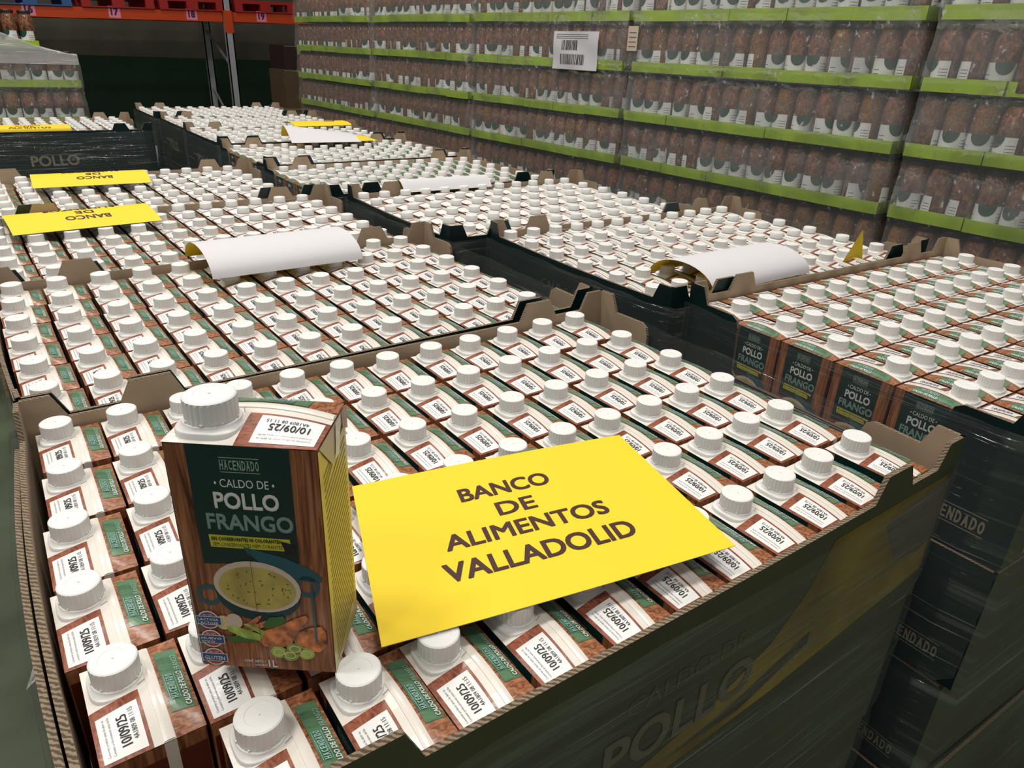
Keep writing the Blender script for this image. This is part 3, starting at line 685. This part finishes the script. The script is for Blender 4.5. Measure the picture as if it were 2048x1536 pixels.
def triS(a, b):
    # page leaning in the gap; corner (a=1,b=1) is the raised tip
    p0 = Vector((1.475, .008, Z0 - .022)); tip = Vector((1.548, .016, Z0 + .050)); p2 = Vector((1.565, .010, Z0 - .018)); down = Vector((0, .010, -.09))
    q = p0 * (1 - a) + p2 * a; k = max(0, 1 - abs(a - .72) / (.72 if a < .72 else .28)) 
    topz = q + (tip - (p0 * .28 + p2 * .72)) * k
    return tuple((q + down) * (1 - b) + topz * b)
sheet(triS, 'yellow_sign', 'corner of a yellow sheet poking up between the two nearest right trays', nu=25, nv=6, side_up='white')

# ------------------------------------------------------------ jars on lime trays along the right
SA = -.0426; SX = 2.4606
def wall_pt(t, d, z):     # t along the row (world y), d out of the face towards the camera side
    return (SX + math.tan(SA) * t - d * math.cos(SA), t - d * math.sin(SA) * -1 * 0, z)
JZ = [Z0 - 1.065 + .197 * k for k in range(9)]
JH, JR = .153, .0372
def jar_prof(): return [(.030, 0), (JR, .005), (JR, .128), (JR * .97, .140), (JR * .84, .157), (JR * .80, .162), (JR * .80, .168)]
jm = MB(); jm.lathe(jar_prof(), 20, 0); JAR = jm.build('glass_jar', [M['jar']])
jm = MB(); jm.lathe(jar_prof(), 20, 0); JAR2 = jm.build('glass_jar_ochre', [M['jar2']])
jl = MB(); jl.lathe([(JR * .84, .0), (JR * .86, .002), (JR * .86, .013), (JR * .80, .016)], 24, 0); JLID = jl.build('lid', [M['jarlid']])
jb = MB()
LR = JR + .0005
jcyl = lambda s_, z, e=0: ((LR + e) * math.cos(s_ / LR), (LR + e) * math.sin(s_ / LR), z)
jb.grid(lambda a, b: jcyl(-.062 + .124 * a, .014 + .068 * b), 16, 1, 0)
for cx_, r_ in ((0, .030),):
    o_ = [(r_ * math.cos(t) * .9, .081 + r_ * 1.05 * math.sin(t)) for t in [PI + PI * i / 12 for i in range(13)]]
    for i in range(12):
        (xa, za), (xb, zb) = o_[i], o_[i + 1]
        jb.add([jcyl(xa, .083, .0004), jcyl(xb, .083, .0004), jcyl(xb, zb, .0004), jcyl(xa, za, .0004)], [(0, 1, 2, 3)], 1)
for k in range(5): jb.grid(lambda a, b, k=k: jcyl(.034 + .024 * a, .022 + .009 * k + .002 * b, .0004), 2, 1, 2)
for k in range(3): jb.grid(lambda a, b, k=k: jcyl(-.056 + .020 * a, .024 + .012 * k + .002 * b, .0004), 2, 1, 2)
JLAB = jb.build('paper_label', [M['jarlabel'], M['jargreen'], M['inklight']])
jproto = {}
def make_jar(loc, rz, label, group, var=0):
    if var not in jproto:
        o = obj('glass_jar', [JAR, JAR2][var], None, loc, rz, label, 'jar', group)
        obj('lid', JLID, o, (0, 0, .167)); obj('paper_label', JLAB, o); jproto[var] = o; return o
    return copy_tree(jproto[var], loc, rz, label, group)
stack_words = ['nearest jar stack', 'second jar stack', 'third jar stack', 'fourth jar stack', 'farthest jar stack']
layer_words = {4: 'lowest visible layer', 5: 'second visible layer', 6: 'third visible layer', 7: 'fourth visible layer', 8: 'top visible layer'}
EDG = [(-.760, .425), (.465, 1.680), (1.722, 2.875), (2.915, 4.035), (4.075, 5.320)]
jars = []; bulk = MB(); lbulk = MB(); ltrays = []
lowjar = [(.0372, .0), (.0372, .138), (.031, .158), (.032, .182)]
def face(t, d, z): # d inwards
    return (SX + math.tan(SA) * t + d, t, z)
for s_, (t0, t1) in enumerate(EDG):
    n = 15; w_ = (t1 - t0) / n
    for k in range(9):
        sx = R.uniform(-.008, .008); sy = R.uniform(-.006, .006)
        for i in range(n):
            t = t0 + w_ * (i + .5) + sy
            for rw in range(6 if k > 3 else 2):
                p = face(t, .045 + sx + rw * .0785, JZ[k] + .004)
                vis = rw == 0 or (i == 0 and rw < 3)
                if vis and k >= 4:
                    pr = see((p[0], p[1], p[2] + .08)); 
                    if pr and -20 < pr[0] < 2070 and -40 < pr[1] < 700: jars.append((pr[2], s_, k, i, rw, p)); continue
                bulk.lathe(lowjar, 8, 0, p[0], p[1], p[2])
        for q in range(5):
            a0 = t0 + (t1 - t0) * q / 5; a1 = t0 + (t1 - t0) * (q + 1) / 5
            ltrays.append((s_, k, q, a0 + .001, a1 - .001, sx, sy))
jars.sort(key=lambda j: j[0])
for d, s_, k, i, rw, p in jars[:300]:
    pos_ = ('%s from near end' % ordn[i + 1]) if rw == 0 else ('%s deep on its near end' % ordn[rw + 1])
    make_jar(p, PI + R.choice([-1.4, -1.0, -.6, -.25, 0, .25, .6, 1.0, 1.4, 2.6]) + R.uniform(-.15, .15), 'glass jar, %s, %s, %s' % (pos_, layer_words[k], stack_words[s_]), 'glass jars in the ' + stack_words[s_], 1 if R.random() < .18 else 0)
jb2 = MB(); jb2.v = []
rest = jars[300:]
for d, s_, k, i, rw, p in rest:
    bulk.lathe(jar_prof(), 12, 0, p[0], p[1], p[2])
    a0 = R.uniform(-1.2, 1.2) + PI
    bulk.grid(lambda a, b: (p[0] + LR * math.cos(a0 - 1.2 + 2.4 * a), p[1] + LR * math.sin(a0 - 1.2 + 2.4 * a), p[2] + .014 + .05 * b), 6, 1, 1)
    bulk.grid(lambda a, b: (p[0] + (LR + .0005) * math.cos(a0 - .4 + .8 * a), p[1] + (LR + .0005) * math.sin(a0 - .4 + .8 * a), p[2] + .036 + .028 * b), 3, 1, 2)
    bulk.lathe([(JR * .86, .167), (JR * .86, .182)], 10, 3, p[0], p[1], p[2])

def lime_tray_mesh(wy, dep):
    mb = MB(); t = .002; h = .040
    mb.box(0, 0, 0, dep, wy, .002, 1)
    mb.grid(lambda a, b: (-.0015 * math.sin(PI * a), wy * a, h * b), 6, 1, 0)
    mb.box(0, 0, 0, t, wy, h, 0); mb.box(dep - t, 0, 0, dep, wy, h, 1); mb.box(t, 0, 0, dep - t, t, h, 1); mb.box(t, wy - t, 0, dep - t, wy, h, 1)
    return mb
lmesh = {}
def lt_mesh(wy):
    k = round(wy, 3)
    if k not in lmesh: lmesh[k] = lime_tray_mesh(wy, .40).build('lime_tray', [M['lime'], M['lime2']])
    return lmesh[k]
for s_, k, q, a0, a1, sx, sy in ltrays:
    jx = R.uniform(-.004, .004); z = JZ[k] - .0005 + R.uniform(-.002, .002)
    a0 += sy; a1 += sy
    p = face((a0), .002 + sx + jx, z)
    pr = see((p[0], (a0 + a1) / 2, p[2] + .02))
    if k >= 5 and pr and -60 < pr[0] < 2100 and pr[1] > -30:
        obj('lime_tray', lt_mesh(a1 - a0), None, p, -SA * 0 + R.uniform(-.006, .006) + .0426, 'lime green tray under jars, %s from near end, %s, %s' % (ordn[q + 1], layer_words[k], stack_words[s_]), 'tray', 'lime trays of the ' + stack_words[s_])
    else:
        m = lime_tray_mesh(a1 - a0, .40); b = len(lbulk.v); lbulk.v += [(v[0] + p[0], v[1] + p[1], v[2] + p[2]) for v in m.v]; lbulk.f += [tuple(b + i for i in f) for f in m.f]; lbulk.m += m.m; lbulk.s += m.s
    if k > 3:
        m = lime_tray_mesh(a1 - a0, .10); b = len(lbulk.v); lbulk.v += [(v[0] + p[0] + .404, v[1] + p[1], v[2] + p[2]) for v in m.v]; lbulk.f += [tuple(b + i for i in f) for f in m.f]; lbulk.m += m.m; lbulk.s += m.s
obj('lime_trays', lbulk.build('lime_trays', [M['lime'], M['lime2']]), label='hidden lime trays deep inside and low down in the jar stacks', cat='trays', kind='stuff')
for s_, (t0, t1) in enumerate(EDG):
    p = face((t0 + t1) / 2, .40, 0)
    pallet(p[0], p[1], PI / 2 - SA * -1, t1 - t0, .80, 'long wooden pallet under the ' + stack_words[s_], 'pallets under the jar stacks')
    # film over the face and the near end
    mb = MB(); pth = []
    for i in range(6): pth.append((.45 - .45 * i / 6, 0, 0, -1))
    for i in range(41): pth.append((0, i / 40, -1, 0))
    nz = 63; zz0, zz1 = .12, JZ[8] + .19; rr = random.Random(40 + s_)
    for j in range(nz + 1):
        z = zz0 + (zz1 - zz0) * j / nz; ph = ((z - JZ[0]) % .197)
        o_ = .010 if ph < .05 or ph > .19 else (.003 if ph < .12 else -.004)
        for dd, tt_, nx, ny in pth:
            t = t0 + (t1 - t0) * tt_; x, y, _ = face(t, dd, z)
            oo = (o_ + rr.uniform(-.0022, .0022))
            mb.v.append((x + nx * (oo + .004), y + ny * (oo * .4 + .008), z))
    n = len(pth)
    for j in range(nz):
        for i in range(n - 1): mb.f.append((j * n + i, j * n + i + 1, (j + 1) * n + i + 1, (j + 1) * n + i)); mb.m.append(0); mb.s.append(True)
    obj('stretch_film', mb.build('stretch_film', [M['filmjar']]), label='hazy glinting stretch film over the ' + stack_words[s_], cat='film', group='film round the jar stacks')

# barcode sheet on the third stack and the small tag beside it
def barsheet():
    mb = MB(); P = lambda x, y, e: (lambda p: (p[0] - .020 - e + .002 * math.sin(40 * y + 22 * x), p[1], p[2]))(face(2.170 - x, 0, Z0 + .306 + y))
    mb.grid(lambda a, b: P(.305 * a, .162 * b, 0), 12, 8, 0, True); mb.grid(lambda a, b: P(.305 * a, .162 * b, -.0006), 12, 8, 0, True)
    o = obj('barcode_sheet', mb.build('barcode_sheet', [M['paper']]), label='white sheet with two barcodes stuck on the third jar stack', cat='label')
    bb = MB(); rr = random.Random(3)
    for x0, x1, y0, y1 in ((.06, .165, .083, .125), (.055, .215, .022, .066)):
        x = x0
        while x < x1:
            w_ = rr.uniform(.0015, .006); bb.grid(lambda a, b: P(x + w_ * a, y0 + (y1 - y0) * b, .0009), 1, 1, 0); x += w_ + rr.uniform(.002, .006)
    for y in (.148, .140, .132): bb.grid(lambda a, b: P(.02 + .22 * a, y + .002 * b, .0009), 8, 1, 1)
    obj('barcode', bb.build('barcode', [M['ink'], M['inklight']]), o)
barsheet()
tg = MB(); tg.grid(lambda a, b: (lambda p: (p[0] - .019, p[1], p[2]))(face(1.688 - .058 * a, 0, Z0 + .395 + .095 * b)), 2, 3, 0)
for k in range(4): tg.grid(lambda a, b: (lambda p: (p[0] - .0196, p[1], p[2]))(face(1.680 - .042 * a, 0, Z0 + .41 + .018 * k + .003 * b)), 1, 1, 1)
obj('paper_tag', tg.build('paper_tag', [M['cream'], M['inklight']]), label='small beige printed tag at the far edge of the second jar stack', cat='label')

# ------------------------------------------------------------ jar stack at the far left
LX1, LY = .562, 4.25
lwords = {5: 'lower', 6: 'middle', 7: 'upper'}
for k in range(9 - 1):
    z = Z0 - 1.107 + .197 * (k) 
    z = Z0 + .085 - .197 * (6 - k)
    right = LX1 if k < 7 else .395
    if k > 7: continue
    nn = 10 if k < 7 else 8
    for i in range(nn):
        for rw in range(4):
            p = (right - .04 - .0785 * i, LY + .04 + rw * .0785, z + .004)
            pr = see((p[0], p[1], p[2] + .08))
            if k >= 5 and rw == 0 and pr and pr[0] > -25:
                make_jar(p, -PI / 2 + R.choice([-.9, -.3, 0, .4, 1.0]), 'jar in the far left stack, %s layer, %s from its right corner' % (lwords.get(k, ''), ordn[i + 1]), 'glass jars in the far left stack', 1 if R.random() < .3 else 0)
            else: bulk.lathe(lowjar if k < 5 else jar_prof(), 8, 0, *p)
    for q in range(3):
        x1_ = right - .24 * q; pr = see((x1_ - .12, LY, z))
        mb = MB(); mb.box(-.239, 0, 0, 0, .32, .002, 1); mb.box(-.239, 0, 0, 0, .002, .04, 0); mb.box(-.239, .318, 0, 0, .32, .04, 1); mb.box(-.002, .002, 0, 0, .318, .04, 1); mb.box(-.239, .002, 0, -.237, .318, .04, 1)
        if k >= 5 and pr and pr[0] > -60: obj('lime_tray', mb.build('lime_tray', [M['lime'], M['lime2']]), None, (x1_, LY, z - .0005), R.uniform(-.01, .01), 'lime green tray in the far left stack, %s layer, %s from its right corner' % (lwords[k], ordn[q + 1]), 'tray', 'lime trays of the far left stack')
        else:
            b = len(lbulk.v); bb = MB(); bb.v = [(v[0] + x1_, v[1] + LY, v[2] + z) for v in mb.v]; bb.f = mb.f; bb.m = mb.m; bb.s = mb.s
            if k < 5: obj('lime_tray', bb.build('lime_tray', [M['lime'], M['lime2']]), label='lime tray low in the far left stack, layer %s, %s from the right' % (ordn[k + 1], ordn[q + 1]), cat='tray', group='lower lime trays of the far left stack')
obj('glass_jars', bulk.build('glass_jars', [M['jar'], M['jarlabel'], M['jargreen'], M['jarlid']]), label='inner and lower jars filling the film-wrapped stacks', cat='jars', kind='stuff')
pallet(LX1 - .40, LY + .20, 0, .80, .5, 'wooden pallet under the far left jar stack', None)
fl = sleeve(LX1 - .80, LY, LX1, LY + .34, .12, Z0 + .245, .012, lambda z: 0.012 if (z - Z0 - .085) % .197 > .12 else 0, 60, seed=77)
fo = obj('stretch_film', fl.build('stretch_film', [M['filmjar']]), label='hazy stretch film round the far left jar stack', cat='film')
dr = MB()
dr.grid(lambda a, b: (LX1 + .005 - .62 * a, LY - .014 + .36 * b, Z0 + .252 + .16 * a - .010 * math.sin(8 * a) + .008 * math.sin(14 * b)), 20, 10, 0, True)
dr.grid(lambda a, b: (LX1 + .005 - .62 * a, LY - .016, Z0 + .205 + (.047 + .16 * a - .010 * math.sin(8 * a)) * b), 20, 4, 0, True)
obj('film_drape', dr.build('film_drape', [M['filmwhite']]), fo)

# ------------------------------------------------------------ pallet rack at the back
RY = 10.0
slope = lambda x: (x - .67) * .026
def rack():
    root = bpy.data.objects.new('pallet_rack', None); C.objects.link(root); root.location = (3.03, RY, 0)
    tag(root, 'orange and galvanised pallet rack along the back wall', 'rack')
    X = lambda x: x - 3.03
    for a, b in ((-2.0, 2.97), (3.10, 6.2)):
        for yy, nm_ in ((-.0, 'beam'), (1.05, 'beam')):
            mb = MB()
            def T(x, y, z): return (X(x), y, z + slope(x))
            for i in range(6):
                xa, xb = a + (b - a) * i / 6, a + (b - a) * (i + 1) / 6
                mb.box(xa, yy - .025, Z0 + .508, xb, yy + .025, Z0 + .625, 0, T)
            bo = obj(nm_, mb.build(nm_, [M['orange']]), root)
            if yy == 0:
                for lx_, t in ((.81, '16'), (1.70, '17'), (2.59, '18'), (3.48, '19')):
                    if a < lx_ < b:
                        tb = MB(); P = lambda x, y, e: (X(lx_) - .065 + .13 * x, -.0255 - e, Z0 + .520 + slope(lx_) + .125 * y)
                        rect(tb, P, 0, 0, 1, 1, 0, .001); text(tb, t, P, .18, .2, .82, .85, 1, .04, 2, .003)
                        obj('number_tag', tb.build('number_tag', [M['pink'], M['purple']]), bo)['label'] = 'pink number tag reading ' + t
    for yy in (-.03, 1.10):
        mb = MB(); mb.box(-.05, yy - .03, 0, -.035, yy + .04, 4.2, 0); mb.box(.035, yy - .03, 0, .05, yy + .04, 4.2, 0); mb.box(-.05, yy - .03, 0, .05, yy - .022, 4.2, 0)
        for k in range(82):
            for sx in (-.022, .022): mb.box(sx - .008, yy - .0235, .06 + k * .05, sx + .008, yy - .0215, .085 + k * .05, 1)
        up = obj('upright', mb.build('upright', [M['steel'], M['hole']]), root)
        if yy < 0:
            cn = MB(); cn.box(-.055, yy - .036, Z0 + .44, .055, yy - .024, Z0 + .70, 0); obj('beam_connector', cn.build('beam_connector', [M['orange']]), up)
    for za, zb in ((.3, .9), (1.22, 1.66), (2.5, 1.75)):
        mb = MB(); mb.box(-.012, 0, -.015, .012, 1, .015, 0, lambda x, y, z: (x, -.0 + 1.08 * y, z + za + (zb - za) * y)); obj('brace', mb.build('brace', [M['steel']]), root)
rack()
def plastic_pallet(x, m, label, w_=.80):
    mb = MB(); y0 = -.05
    o = bpy.data.objects.new('plastic_pallet', None); C.objects.link(o); o.location = (x, RY, Z0 + .628 + slope(x)); tag(o, label, 'pallet', 'plastic pallets on the rack')
    for fx in (0, w_ / 2 - .07, w_ - .10):
        mb.box(fx, 0, 0, fx + (.14 if fx == w_ / 2 - .07 else .10), .12, .10, 0)
    mb.box(0, .001, 0, w_, .119, .014, 0)
    fl_ = MB(); fl_.box(0, y0, .10, w_, 1.07, .14, 0)
    me = mb.build('runner', [m])
    o.rotation_euler = (0, -math.atan(.026), 0)
    for fy in (y0, .42, .95): obj('runner', me, o, (0, fy, 0))
    obj('deck', fl_.build('deck', [m]), o)
plastic_pallet(.42, M['blue'], 'blue plastic pallet at the left end of the rack beam', .84)
plastic_pallet(1.36, M['red'], 'red plastic pallet on the beam next to the blue one')
plastic_pallet(2.22, M['red'], 'middle red plastic pallet, on the beam just left of the steel upright', .78)
plastic_pallet(3.14, M['red'], 'rightmost red plastic pallet, on the beam right of the steel upright')
# brown cartons behind the far end of the jar row
for i, (x0, y0, z0, x1, z1, m, lb) in enumerate(((2.95, 7.9, 0, 3.5, Z0 - .33, 'box', 'large brown cardboard box at the bottom behind the farthest jar stack'), (3.02, 7.95, Z0 - .33, 3.5, Z0 + .075, 'box', 'brown cardboard box second from the floor behind the farthest jar stack'), (3.06, 8.0, Z0 + .075, 3.42, Z0 + .33, 'boxdark', 'dark maroon box on top behind the farthest jar stack'))):
    mb = MB(); mb.box(x0, y0, z0, x1, y0 + .5, z1, 0)
    o = obj('cardboard_box', mb.build('cardboard_box', [M[m]]), label=lb, cat='box', group='boxes behind the jar stacks')
    fl_ = MB(); fl_.box(x0 + .005, y0 - .001, z1 - .012, x1 - .005, y0 + .001, z1 - .008, 0); fl_.box((x0 + x1) / 2 - .025, y0 - .001, z1 - .09, (x0 + x1) / 2 + .025, y0, z1, 0)
    obj('packing_tape', fl_.build('packing_tape', [M['kraft']]), o)
# white delivery sheet on the left side of the far right-column stacks
mb = MB(); mb.grid(lambda a, b: (.772 - .004 * math.sin(5 * b), 3.72 - .20 * a, Z0 - .31 + .15 * b), 4, 6, 0, True)
mb.grid(lambda a, b: (.774 - .004 * math.sin(5 * b), 3.72 - .20 * a, Z0 - .31 + .15 * b), 4, 6, 0, True)
ds = obj('delivery_sheet', mb.build('delivery_sheet', [M['paper']]), label='white printed delivery sheet on the side of a far stack', cat='label')
tb = MB()
for k in range(6): tb.grid(lambda a, b: (.7690 - .001, 3.70 - .15 * a, Z0 - .29 + .020 * k + .004 * b), 3, 1, 0)
obj('printing', tb.build('printing', [M['inklight']]), ds)
print('cartons', len(near), 'far', len(far_), 'jars', len(jars), 'objects', len(bpy.data.objects))
